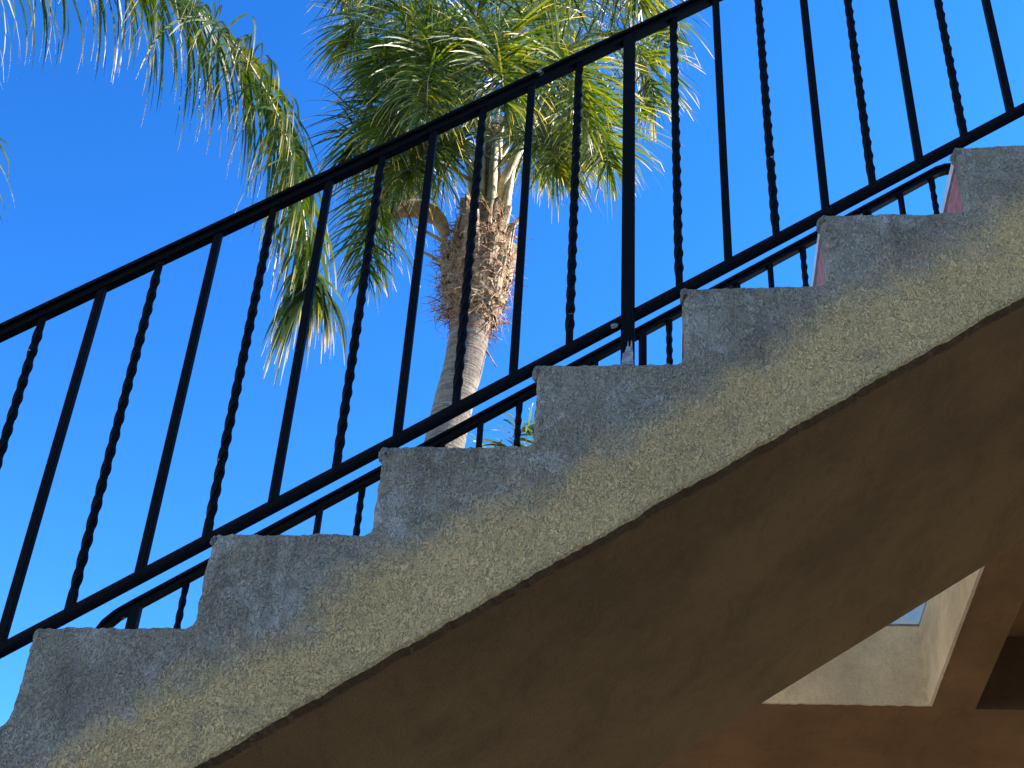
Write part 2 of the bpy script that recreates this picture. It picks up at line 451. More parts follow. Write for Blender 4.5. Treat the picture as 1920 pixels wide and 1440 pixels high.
# bare patch where the post was welded to the tread
wz = RISE * 17
wp = MB(); yf = YR - 0.0150
for (xa, xb, xc, xd, z0, z1) in ((-0.0605, -0.0365, -0.0570, -0.0370, 0.060, 0.088), (-0.0540, -0.0370, -0.0500, -0.0385, 0.088, 0.104), (-0.0490, -0.0455, -0.0480, -0.0465, 0.104, 0.117), (-0.0425, -0.0385, -0.0410, -0.0395, 0.104, 0.119)):
    k = len(wp.v)
    for y in (yf, yf + 0.0012): wp.v += [Vector((xa, y, wz + z0)), Vector((xb, y, wz + z0)), Vector((xd, y, wz + z1)), Vector((xc, y, wz + z1))]
    wp.f += [(k, k + 1, k + 2, k + 3), (k + 7, k + 6, k + 5, k + 4), (k, k + 4, k + 5, k + 1), (k + 1, k + 5, k + 6, k + 2), (k + 2, k + 6, k + 7, k + 3), (k + 3, k + 7, k + 4, k)]
wp.build('bare_patch', M_WELD, near_rail)
YR2 = 3.29
def ftop(x): return 1.6708 + CZ + 0.6765 * (x + 1.4169)
far_bars = [(-1.2434, 1), (-1.131, 0), (-1.020, 1), (-0.9107, 0), (-0.8003, 1), (-0.695, 0), (-0.590, 1), (-0.4851, 0), (-0.3781, 1), (-0.272, 0), (-0.165, 1),
            (0.0502, 1), (0.152, 0), (0.254, 1), (0.3552, 0), (0.4564, 1), (0.560, 0), (0.665, 1), (0.7687, 0), (0.8702, 1)]
c0 = -1.430; e0 = 0.885
far_path = [Vector((c0 - 0.030, YR2, ftop(c0) - 0.085)), Vector((c0 - 0.026, YR2, ftop(c0) - 0.045)), Vector((c0 - 0.014, YR2, ftop(c0) - 0.022)), Vector((c0 + 0.012, YR2, ftop(c0 + 0.012) - 0.002)), Vector((c0 + 0.05, YR2, ftop(c0 + 0.05))),
            Vector((e0, YR2, ftop(e0))), Vector((e0 + 0.03, YR2, ftop(e0) + 0.012)), Vector((e0 + 0.07, YR2, ftop(e0) + 0.015)), Vector((e0 + 0.45, YR2, ftop(e0) + 0.015))]
far_rail = railing('stair_railing', 'black iron railing on the far side of the treads, seen below the near bottom rail', YR2, far_path,
    (-0.234, 1.690 + CZ, 0.6765, -1.36, 0.97), far_bars,
    [(-1.366, 0.027, RISE * 12 - 0.003), (-0.0275, 0.024, RISE * 17 - 0.003), (0.985, 0.027, RISE * 21 - 0.003)])

# ------------------------------------------------------------------ roof beyond the stair, with a light well
H0 = 2.25 + CZ; H1 = H0 + 0.30
RX0, RX1, RY0, RY1 = -0.06, 4.6, 3.80, 7.60
roof = empty('breezeway_roof', (RX0, RY1, 0), 'brown stucco ceiling behind the stair with a pale square light well and coffer', 'roof')
WX0, WX1, WY0, WY1 = 0.15, 1.038, 3.98, 5.136
KX0, KX1, KY0, KY1 = 1.202, 2.3, 3.98, 5.168
def slab_with_holes(xs, ys, holes, z0, z1):
    mb = MB()
    for i in range(len(xs) - 1):
        for j in range(len(ys) - 1):
            cx, cy = (xs[i] + xs[i + 1]) / 2, (ys[j] + ys[j + 1]) / 2
            if any(a < cx < b and c < cy < d for (a, b, c, d) in holes): continue
            mb.box(xs[i], xs[i + 1], ys[j], ys[j + 1], z0, z1)
    bm = bmesh.new(); me = mesh('tmp', mb.v, mb.f); bm.from_mesh(me)
    bmesh.ops.remove_doubles(bm, verts=bm.verts, dist=1e-5)
    seen = {}
    for fc in bm.faces:
        key = tuple(round(c, 4) for c in fc.calc_center_median()); seen.setdefault(key, []).append(fc)
    bmesh.ops.delete(bm, geom=[f for fs in seen.values() if len(fs) > 1 for f in fs], context='FACES_ONLY')
    bm.to_mesh(me); bm.free(); return me
ceil_me = slab_with_holes([RX0, WX0, WX1, KX0, KX1, RX1], [RY0, WY0, WY1, KY1, RY1], [(WX0, WX1, WY0, WY1), (KX0, KX1, WY0, WY1), (KX0, KX1, WY1, KY1)], H0, H1)
ceil_me.name = 'ceiling'
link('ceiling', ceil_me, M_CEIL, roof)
# pale lining of the light well (walls 12 mm thick, standing just inside the opening, rough lower lip)
def lining(x0, x1, y0, y1, z0, z1, t, mat, name):
    mb = MB()
    def wall(p0, p1, nx, ny):
        n = 40; L = []; Rr = []
        for k in range(2):
            pass
        b = len(mb.v)
        for i in range(n + 1):
            u = i / n; px = p0[0] + (p1[0] - p0[0]) * u; py = p0[1] + (p1[1] - p0[1]) * u
            j = 0.004 * noise.noise(Vector((px * 40, py * 40, 3))) + 0.003
            for (ox, zz) in ((0, z0 - 0.002 - j), (0, z1), (t, z1), (t, z0 - 0.002 - j)):
                mb.v.append(Vector((px + nx * ox, py + ny * ox, zz)))
        for i in range(n):
            for k in range(4):
                mb.f.append((b + 4 * i + k, b + 4 * i + (k + 1) % 4, b + 4 * i + 4 + (k + 1) % 4, b + 4 * i + 4 + k))
        mb.f.append((b, b + 1, b + 2, b + 3)); mb.f.append((b + 4 * n + 3, b + 4 * n + 2, b + 4 * n + 1, b + 4 * n))
    wall((x0 + t, y1 - 0.001), (x1 - t, y1 - 0.001), 0, -1)
    wall((x1 - 0.001, y0), (x1 - 0.001, y1), -1, 0)
    wall((x0 + 0.001, y0), (x0 + 0.001, y1), 1, 0)
    wall((x0 + t, y0 + 0.001), (x1 - t, y0 + 0.001), 0, 1)
    return mb.build(name, mat, roof)
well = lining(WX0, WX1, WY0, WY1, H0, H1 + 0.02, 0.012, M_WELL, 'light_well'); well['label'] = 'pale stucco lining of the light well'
lid = MB(); lid.box(KX0 - 0.04, KX1 + 0.04, WY0 - 0.04, KY1 + 0.04, H1 + 0.002, H1 + 0.05); lid.build('coffer_lid', M_CEIL, roof)
# skylight
def glass_mat():
    m, nt, b, out = mat_new('dusty_skylight_glass'); P = pos_n(nt)
    tr = nt.nodes.new('ShaderNodeBsdfTransparent'); tr.inputs[0].default_value = (0.68, 0.60, 0.48, 1)
    d = mapr(nt, noise_n(nt, P, 14, 5, 0.6, 1.0), 0.42, 0.68)
    tl = nt.nodes.new('ShaderNodeBsdfTranslucent'); tl.inputs[0].default_value = (0.16, 0.155, 0.14, 1)
    mx = nt.nodes.new('ShaderNodeMixShader'); nt.links.new(math_n(nt, 'MULTIPLY_ADD', d, 0.35, 0.15), mx.inputs[0])
    nt.links.new(tr.outputs[0], mx.inputs[1]); nt.links.new(tl.outputs[0], mx.inputs[2]); nt.links.new(mx.outputs[0], out.inputs[0])
    return m
M_ALU = plain('dull_aluminium', (0.20, 0.22, 0.25), (0.34, 0.36, 0.38), 30, 0.45, 0.2, 0.002)
sk = MB(); sk.box(WX0 - 0.03, WX1 + 0.03, WY0 - 0.03, WY1 + 0.03, H1 + 0.030, H1 + 0.036)
pane = sk.build('skylight_pane', glass_mat(), roof)
fr = MB()
for (a, b_, c, d) in ((WX0 - 0.05, WX1 + 0.05, WY1 - 0.014, WY1 + 0.05), (WX0 - 0.05, WX1 + 0.05, WY0 - 0.05, WY0 + 0.014), (WX0 - 0.05, WX0 + 0.014, WY0 + 0.0145, WY1 - 0.0145), (WX1 - 0.014, WX1 + 0.05, WY0 + 0.0145, WY1 - 0.0145)):
    fr.box(a, b_, c, d, H1 + 0.0205, H1 + 0.0295)
fr.build('skylight_frame', M_ALU, roof)
# back wall that carries the roof
bw = MB(); bw.box(RX0, RX1, RY1 - 0.22, RY1 - 0.01, 0, H0 + 0.001); bw.build('wall', M_CEIL, roof)
pc = MB(); pc.box(RX1 - 0.35, RX1 - 0.05, RY0 + 0.1, RY0 + 0.4, 0, H0 + 0.001); pc.build('column', M_CEIL, roof)

# ------------------------------------------------------------------ unseen buildings: one shades the stair, one is added for bounce
M_CREAM = plain('cream_stucco', (0.62, 0.50, 0.34), (0.72, 0.60, 0.43), 2.0, 0.95, 0.4, 0.006, 90)
M_WIN = plain('dark_window_glass', (0.02, 0.025, 0.03), (0.03, 0.035, 0.04), 3.0, 0.1, 0.0, 0.001, 9, 0.6)
M_ROOFT = plain('clay_roof_edge', (0.24, 0.10, 0.06), (0.34, 0.15, 0.09), 8.0, 0.9)
def block(name, label, x0, x1, y0, y1, h, face_x, rows, cols):
    e = empty(name, ((x0 + x1) / 2, (y0 + y1) / 2, 0), label, 'building')
    mb = MB(); mb.box(x0, x1, y0, y1, 0, h); mb.build('wall', M_CREAM, e)
    mb = MB(); mb.box(x0 - 0.25, x1 + 0.25, y0 - 0.25, y1 + 0.25, h + 0.003, h + 0.22); mb.build('roof', M_ROOFT, e)
    sgn = -1 if face_x == x0 else 1
    for r in range(rows):
        for c in range(cols):
            cy = y0 + (y1 - y0) * (c + 0.5) / cols; cz = 1.7 + r * 2.8
            mb = MB(); a, b = sorted((face_x, face_x + sgn * 0.05)); mb.box(a + 0.004 * (sgn > 0), b, cy - 0.75, cy + 0.75, cz - 0.65, cz + 0.65); w = mb.build('window', M_ALU, e)
            mb = MB(); a, b = sorted((face_x + sgn * 0.052, face_x + sgn * 0.06)); mb.box(a, b, cy - 0.68, cy + 0.68, cz - 0.58, cz + 0.58); mb.build('pane', M_WIN, w)
    return e
block('unseen_building', 'cream apartment building at the top of the stair, shading it', 5.0, 13.0, -14.0, 4.8, 9.0, 5.0, 3, 6)
block('unseen_building', 'unseen cream building added to bounce sunlight onto the stair', -20.0, -12.0, -16.0, -1.0, 7.0, -12.0, 2, 6)  # out of view, added so its sunlit wall warms the stair side

# ------------------------------------------------------------------ palms
def leaf_mat(name, c1, c2, c3, trans):
    m, nt, b, out = mat_new(name); P = pos_n(nt)
    at_ = nt.nodes.new('ShaderNodeAttribute'); at_.attribute_name = 'tone'
    n = noise_n(nt, P, 2.5, 3, 0.6)
    col = mixc(nt, at_.outputs['Fac'], c1, c2)
    col = mixc(nt, mapr(nt, n, 0.52, 0.75), col, c3)
    # dry pale tips carried per vertex
    a2 = nt.nodes.new('ShaderNodeAttribute'); a2.attribute_name = 'tip'
    col = mixc(nt, a2.outputs['Fac'], col, (0.34, 0.28, 0.16))
    nt.links.new(col, b.inputs['Base Color']); b.inputs['Roughness'].default_value = 0.42; b.inputs['Specular IOR Level'].default_value = 0.14
    t = nt.nodes.new('ShaderNodeBsdfTranslucent')
    tc = nt.nodes.new('ShaderNodeVectorMath'); tc.operation = 'MULTIPLY'; nt.links.new(col, tc.inputs[0]); tc.inputs[1].default_value = trans
    nt.links.new(tc.outputs[0], t.inputs[0])
    mx = nt.nodes.new('ShaderNodeAddShader'); nt.links.new(b.outputs[0], mx.inputs[0]); nt.links.new(t.outputs[0], mx.inputs[1])
    nt.links.new(mx.outputs[0], out.inputs[0])
    return m
M_LEAF = leaf_mat('palm_leaflet', (0.008, 0.023, 0.003), (0.042, 0.066, 0.006), (0.078, 0.082, 0.008), (1.8, 1.35, 0.22))
M_RACHIS = plain('palm_rachis', (0.24, 0.22, 0.11), (0.55, 0.48, 0.32), 9, 0.6, 0.3, 0.004, 60)
M_BOOT = plain('palm_boot', (0.15, 0.09, 0.05), (0.50, 0.38, 0.25), 14, 0.9, 0.7, 0.01, 70)
M_FIBRE = plain('palm_fibre', (0.15, 0.075, 0.038), (0.46, 0.31, 0.19), 22, 0.95, 0.5, 0.006, 90)
M_SPATHE = plain('woody_spathe', (0.17, 0.125, 0.08), (0.34, 0.25, 0.16), 16, 0.8, 0.5, 0.006, 70)
def trunk_mat():
    m, nt, b, out = mat_new('ringed_palm_trunk'); P = pos_n(nt)
    rv = nt.nodes.new('ShaderNodeVectorMath'); rv.operation = 'MULTIPLY'; nt.links.new(P, rv.inputs[0]); rv.inputs[1].default_value = (0.9, 0.9, 9.0)
    rn = noise_n(nt, rv.outputs[0], 2.4, 4, 0.62, 0.35)
    ring = mapr(nt, math_n(nt, 'ABSOLUTE', math_n(nt, 'SUBTRACT', rn, 0.5)), 0.0, 0.035, 1.0, 0.0)
    n = noise_n(nt, P, 6, 5, 0.65)
    st = nt.nodes.new('ShaderNodeVectorMath'); st.operation = 'MULTIPLY'; nt.links.new(P, st.inputs[0]); st.inputs[1].default_value = (1, 1, 0.12)
    n2 = noise_n(nt, st.outputs[0], 60, 4, 0.6)
    col = mixc(nt, mapr(nt, n, 0.3, 0.7), (0.12, 0.096, 0.072), (0.26, 0.21, 0.165))
    col = mixc(nt, mapr(nt, rn, 0.35, 0.65), col, (0.235, 0.195, 0.155))
    col = mixc(nt, math_n(nt, 'MULTIPLY', ring, 0.6), col, (0.07, 0.052, 0.04))
    col = mixc(nt, math_n(nt, 'MULTIPLY', mapr(nt, n2, 0.40, 0.62), 0.35), col, (0.14, 0.115, 0.09))
    # torn rust-coloured patches just under the collar
    sx = nt.nodes.new('ShaderNodeSeparateXYZ'); nt.links.new(P, sx.inputs[0])
    hi = mapr(nt, sx.outputs[2], at(872, 690, 8.5).z, at(884, 625, 8.5).z)
    tp = math_n(nt, 'MULTIPLY', hi, mapr(nt, noise_n(nt, rv.outputs[0], 3.2, 3, 0.5, 0.5), 0.50, 0.58))
    col = mixc(nt, tp, col, (0.21, 0.09, 0.045))
    nt.links.new(col, b.inputs['Base Color']); b.inputs['Roughness'].default_value = 0.92; b.inputs['Specular IOR Level'].default_value = 0.2
    n1 = bump(nt, b, math_n(nt, 'MULTIPLY_ADD', ring, -0.5, rn), 0.6, 0.03); bump(nt, b, n2, 0.5, 0.012, n1)
    return m
M_TRUNK = trunk_mat()
G = Vector((0, 0, -1))

def catmull(pts, n):
    P = [pts[0] * 2 - pts[1]] + list(pts) + [pts[-1] * 2 - pts[-2]]
    out = []; segs = len(pts) - 1
    for i in range(n + 1):
        t = i / n * segs; k = min(int(t), segs - 1); u = t - k
        a, b, c, d = P[k], P[k + 1], P[k + 2], P[k + 3]
        out.append(0.5 * ((2 * b) + (c - a) * u + (2 * a - 5 * b + 4 * c - d) * u * u + (3 * b - a - 3 * c + d) * u ** 3))
    return out
def frond(path, parent, seed, nl=95, llen=0.62, width=0.021, droop=1.0, bare=0.22, spread=55, r0=0.020, tipdry=0.35, name='frond', fwd=0.45, segs=6, keep=1.0, tone=(0.0, 1.0), tipmin=0.38, singles=0, jit=0.16):
    rng = random.Random(seed)
    C = catmull(path, 60); m = len(C)
    ra = MB()
    rad = [r0 * (1 - 0.86 * (i / (m - 1)) ** 0.8) for i in range(m)]
    ra.tube(C[::2], rad[::2], 6)
    v = []; f = []; tn = []; tp = []
    for side in (-1, 1):
        for i in range(nl):
            if rng.random() > keep: continue
            s = bare + (0.995 - bare) * (i + rng.uniform(-0.4, 0.4)) / (nl - 1)
            s = min(max(s, 0.01), 0.995)
            q = s * (m - 1); k = min(int(q), m - 2); p = C[k].lerp(C[k + 1], q - k)
            T = (C[k + 1] - C[k]).normalized()
            S = T.cross(Vector((0, 0, 1)))
            if S.length < 0.15: S = T.cross(Vector((0.3, 1, 0)))
            S.normalize(); N = S.cross(T)
            prof = math.sin(math.pi * min(1, 0.30 + 0.70 * (s - bare) / (1 - bare))) ** 0.55 if s > bare else 0.5
            L = llen * max(tipmin, prof) * rng.uniform(0.78, 1.15)
            el = R(rng.choice((-1, 0, 1)) * spread * rng.uniform(0.4, 1.0) + rng.uniform(-8, 8))
            d = (S * side * math.cos(el) + N * math.sin(el) + T * (fwd + 0.6 * s * s + rng.uniform(-0.1, 0.12)) + Vector((rng.gauss(0, 1), rng.gauss(0, 1), rng.gauss(0, 1))) * jit).normalized()
            w = width * rng.uniform(0.75, 1.15); st = L / segs
            tone_i = tone[0] + (tone[1] - tone[0]) * rng.random() ** 1.5; dry = rng.random() < tipdry
            stiff = rng.uniform(0.7, 1.3) * droop
            wv = d.cross(T)
            if wv.length < 1e-3: wv = d.cross(N)
            wv.normalize(); wv = (Matrix.Rotation(rng.uniform(-0.9, 0.9), 3, d) @ wv)
            b = len(v); bend = rng.random() < 0.10; bk = rng.randint(2, segs - 1)
            for j in range(segs + 1):
                u = j / segs
                ww = w * (0.45 + 0.55 * min(1, u * 5)) * (1 - max(0, u - 0.35) / 0.65) ** 0.75 + 0.0012
                ww *= 0.5
                v.append(p - wv * ww); v.append(p + wv * ww)
                tn += [tone_i, tone_i]; tv = max(0.0, (u - 0.72) / 0.28) if dry else 0.0
                tp += [tv, tv]
                if j < segs:
                    d = (d + G * (0.12 + 0.30 * u) * stiff * (6 / segs)).normalized()
                    if bend and j == bk: d = (d + G * 1.2).normalized()
                    p = p + d * st
                    wv = (wv - d * wv.dot(d)).normalized(); wv = Matrix.Rotation(rng.uniform(-0.18, 0.22), 3, d) @ wv
            for j in range(segs):
                a = b + 2 * j; f.append((a, a + 1, a + 3, a + 2))
    rach = ra.build(name, M_RACHIS, parent, True)
    if singles:                                   # the leaflets that show largest are parts of their own
        nv = 2 * (segs + 1); order = []
        for q in range(len(v) // nv):
            p = v[q * nv]; e = v[q * nv + nv - 1]; c = p - Vector((0, 0, CZ)); dz = c.dot(CF)
            X = 960 + FPX * c.dot(CR) / dz; Yp = 720 - FPX * c.dot(CU) / dz
            order.append((0 if (-60 < X and -120 < Yp) else 1, -(e - p).length, q))
        pick = set(q for _, _, q in sorted(order)[:singles])
        v2 = []; f2 = []; t2 = []; p2 = []
        for q in range(len(v) // nv):
            vv = v[q * nv:(q + 1) * nv]; tt = tn[q * nv:(q + 1) * nv]; pp = tp[q * nv:(q + 1) * nv]
            ff = [(2 * j, 2 * j + 1, 2 * j + 3, 2 * j + 2) for j in range(segs)]
            if q in pick:
                me = mesh('leaflet', vv, ff); me.materials.append(M_LEAF)
                for nm, dat in (('tone', tt), ('tip', pp)):
                    at_ = me.attributes.new(nm, 'FLOAT', 'POINT'); at_.data.foreach_set('value', dat)
                link('leaflet', me, M_LEAF, rach, True)
            else:
                k = len(v2); v2 += vv; t2 += tt; p2 += pp; f2 += [tuple(k + i for i in g_) for g_ in ff]
        v, f, tn, tp = v2, f2, t2, p2
    me = mesh('leaflets', v, f); me.materials.append(M_LEAF)
    for nm, dat in (('tone', tn), ('tip', tp)):
        at_ = me.attributes.new(nm, 'FLOAT', 'POINT'); at_.data.foreach_set('value', dat)
    for p in me.polygons: p.use_smooth = True
    lf = link('leaflets', me, M_LEAF, rach); lf['kind'] = 'stuff'
    return rach

def arc(base, az, el, length, droop, n=9):
    """a frond path that leaves the crown at an elevation and bends over under its weight"""
    d = Vector((math.sin(R(az)) * math.cos(R(el)), math.cos(R(az)) * math.cos(R(el)), math.sin(R(el)))); p = base.copy(); out = [p.copy()]
    for i in range(n):
        p = p + d * (length / n); out.append(p.copy()); d = (d + G * droop * (0.4 + i / n)).normalized()
    return out

def ringed_trunk(pts, radii, parent, seed, n=28, per=0.0):
    C = catmull(pts, 90); m = len(C); rng = random.Random(seed)
    rr = []
    K = len(radii) - 1
    mb = MB(); R_ = []
    for i in range(m):
        t = i / (m - 1) * K; k = min(int(t), K - 1); r = radii[k] + (radii[k + 1] - radii[k]) * (t - k)
        r *= 1 + rng.uniform(-0.008, 0.010); R_.append(r)
    mb.tube(C, R_, n, True, 0.012, seed)
    return mb.build('trunk', M_TRUNK, parent, True)

# --- the palm whose trunk shows between the bars
PY = 8.5
P1 = lambda x, y, o=0.0: at(x, y, PY + o)
tb = P1(835, 825); ttop = P1(893, 560)
ldir = (ttop - tb) / (ttop.z - tb.z)
foot = tb - ldir * tb.z; foot.y = PY + 0.1; foot.z = 0
palm1 = empty('palm_tree', foot, 'palm with a shaggy brown boot collar and sunlit trunk behind the railing', 'palm tree', 'palm trees')
ringed_trunk([foot, foot.lerp(tb, 0.5), tb, P1(868, 690), P1(886, 590)], [0.20, 0.165, 0.150, 0.146, 0.150, 0.155], palm1, 3)
# collar of old leaf bases and fibre
axis = [P1(882, 615), P1(888, 575), P1(892, 520), P1(896, 470), P1(905, 415), P1(912, 360), P1(920, 300), P1(926, 230)]
arad = [0.16, 0.245, 0.285, 0.285, 0.205, 0.125, 0.10, 0.06]
CA = catmull(axis, 40); 
def a_rad(u):
    t = u * (len(arad) - 1); k = min(int(t), len(arad) - 2); return arad[k] + (arad[k + 1] - arad[k]) * (t - k)
rng = random.Random(11)
core = MB(); core.tube(CA, [a_rad(i / 40) * 0.86 * (1 + 0.12 * noise.noise(Vector((i * 0.5, 0, 2)))) for i in range(41)], 22, True, 0.10, 5)
core.build('crown_core', M_FIBRE, palm1)
def boot(mb, u, az, w, L, lean, thick=0.02):
    c = CA[min(40, int(u * 40))]; r = a_rad(u) * 0.90
    o = Vector((math.cos(az), math.sin(az), 0)); s = Vector((-o.y, o.x, 0))
    p = c + o * r; d = (Vector((0, 0, 1)) + o * lean).normalized()
    n = 5; A = []; B = []; A2 = []; B2 = []
    for i in range(n + 1):
        t = i / n; ww = w * (1 - 0.55 * t) * 0.5
        A.append(p - s * ww - o * 0.01); B.append(p + s * ww - o * 0.01); A2.append(p + o * thick - s * ww * 0.3); B2.append(p + o * thick + s * ww * 0.3)
        d = (d + o * lean * 0.15 * rng.uniform(-0.3, 1)).normalized(); p = p + d * (L / n)
    mb.quad_strip(A, A2); mb.quad_strip(A2, B2); mb.quad_strip(B2, B)
    e = len(mb.v); mb.v += [A[-1], A2[-1], B2[-1], B[-1]]; mb.f.append((e, e + 1, e + 2, e + 3))
for i in range(60):
    mb = MB(); u = rng.uniform(0.04, 0.54); boot(mb, u, rng.uniform(0, 2 * math.pi), rng.uniform(0.06, 0.13), rng.uniform(0.18, 0.42), rng.uniform(0.0, 0.14), rng.uniform(0.012, 0.03))
    mb.build('leaf_base', M_BOOT, palm1)
for (u, az, w, L, lean) in ((0.45, math.pi * 1.02, 0.06, 0.34, 1.1), (0.36, math.pi * 1.0, 0.055, 0.28, 1.0), (0.52, math.pi * 1.06, 0.05, 0.33, 1.6), (0.5, -0.1, 0.09, 0.22, 0.5)):
    mb = MB(); boot(mb, u, az, w, L, lean, 0.02); mb.build('leaf_base', M_BOOT, palm1)
fb = MB()
for i in range(1700):
    u = rng.betavariate(1.4, 1.5) * 0.66; c = CA[min(40, int(u * 40))]; r = a_rad(u) * rng.uniform(0.92, 1.04)
    az = rng.uniform(0, 2 * math.pi); o = Vector((math.cos(az), math.sin(az), 0)); s = Vector((-o.y, o.x, 0))
    p = c + o * r; d = (s * rng.uniform(-1, 1) + Vector((0, 0, rng.uniform(-1.0, 0.9))) + o * rng.uniform(-0.05, 0.22)).normalized()
    L = rng.uniform(0.05, 0.26); w = rng.uniform(0.002, 0.008); A = []; B = []
    wv = d.cross(o).normalized() if d.cross(o).length > 0.01 else s
    for j in range(5):
        A.append(p - wv * w * (1 - j / 5)); B.append(p + wv * w * (1 - j / 5)); d = (d + Vector((rng.uniform(-.4, .4), rng.uniform(-.4, .4), rng.uniform(-.5, .25)))).normalized(); p = p + d * L / 4
    fb.quad_strip(A, B)
fo = fb.build('fibres', M_FIBRE, palm1); fo['kind'] = 'stuff'
# curly strands hanging on the left and a dead stalk on the right
cs = MB()
for i in range(26):
    u = rng.uniform(0.02, 0.42); c = CA[int(u * 40)]; az = math.pi * rng.uniform(0.85, 1.25)
    o = Vector((math.cos(az), math.sin(az), 0)); p = c + o * a_rad(u); ph = rng.uniform(0, 6); pts = []
    d = (o + Vector((0, 0, rng.uniform(-1.2, 0.2)))).normalized()
    kz = rng.uniform(-28, 28)
    for j in range(12):
        pts.append(p.copy()); p = p + d * rng.uniform(0.014, 0.024); d = (Matrix.Rotation(kz * 0.02, 3, 'Y') @ d + G * 0.07).normalized()
    cs.tube(pts, [0.0042 * (1 - j / 14) for j in range(12)], 4)
so_ = cs.build('curled_strands', M_FIBRE, palm1); so_['kind'] = 'stuff'
ds = MB(); ds.tube(catmull([P1(893, 612), P1(905, 645), P1(918, 668), P1(931, 689)], 8), [0.014 * (1 - i / 12) for i in range(9)], 6); ds.build('dead_stalk', M_BOOT, palm1)
# hooked old spathe
def spathe(path, wmax, parent):
    C = catmull(path, 24); L = []; mb = MB(); n = 9
    for i, p in enumerate(C):
        t = (C[min(i + 1, 24)] - C[max(i - 1, 0)]).normalized(); s = t.cross(CF).normalized(); o = s.cross(t).normalized()
        u = i / 24; w = wmax * (math.sin(math.pi * min(1, 0.12 + 0.80 * u)) ** 0.7)
        for k in range(n):
            a = -1.25 + 2.5 * k / (n - 1); s2 = (s + o * 0.9).normalized(); o2 = (o - s * 0.9).normalized(); mb.v.append(p + s2 * w * math.sin(a) - o2 * (w * math.cos(a) * 0.8 - w * 0.6))
    for i in range(24):
        for k in range(n - 1): mb.f.append((i * n + k, i * n + k + 1, (i + 1) * n + k + 1, (i + 1) * n + k))
    o_ = mb.build('spathe', M_SPATHE, parent, True)
    md = o_.modifiers.new('thick', 'SOLIDIFY'); md.thickness = 0.012
    return o_
sp = spathe([P1(836, 447, -.12), P1(822, 415, -.16), P1(797, 397, -.20), P1(768, 394, -.25), P1(746, 398, -.30), P1(740, 412, -.30)], 0.088, palm1)
sp['label'] = 'hooked woody old flower sheath'
# fat pale leaf stalks rising from the collar
for (pth, r0, r1) in (([P1(905, 430), P1(910, 340), P1(915, 260), P1(912, 190)], 0.075, 0.035), ([P1(930, 430), P1(943, 350), P1(970, 290), P1(1003, 225)], 0.06, 0.03), ([P1(888, 430), P1(886, 360), P1(880, 310), P1(865, 270)], 0.05, 0.025), ([P1(918, 420, .1), P1(930, 300, .1), P1(938, 220, .1)], 0.06, 0.04), ([P1(897, 440, -.12), P1(900, 380, -.13), P1(903, 310, -.1), P1(905, 250, -.05)], 0.045, 0.03), ([P1(918, 440, -.14), P1(921, 380, -.13), P1(925, 310, -.1), P1(930, 260, -.05)], 0.05, 0.03), ([P1(940, 440, -.05), P1(948, 390, -.04), P1(957, 340), P1(965, 290)], 0.04, 0.025)):
    mb = MB(); C = catmull(pth, 14); mb.tube(C, [r0 + (r1 - r0) * i / 14 for i in range(15)], 10, True, 0.05, 4); mb.build('leaf_stalk', M_RACHIS, palm1, True)
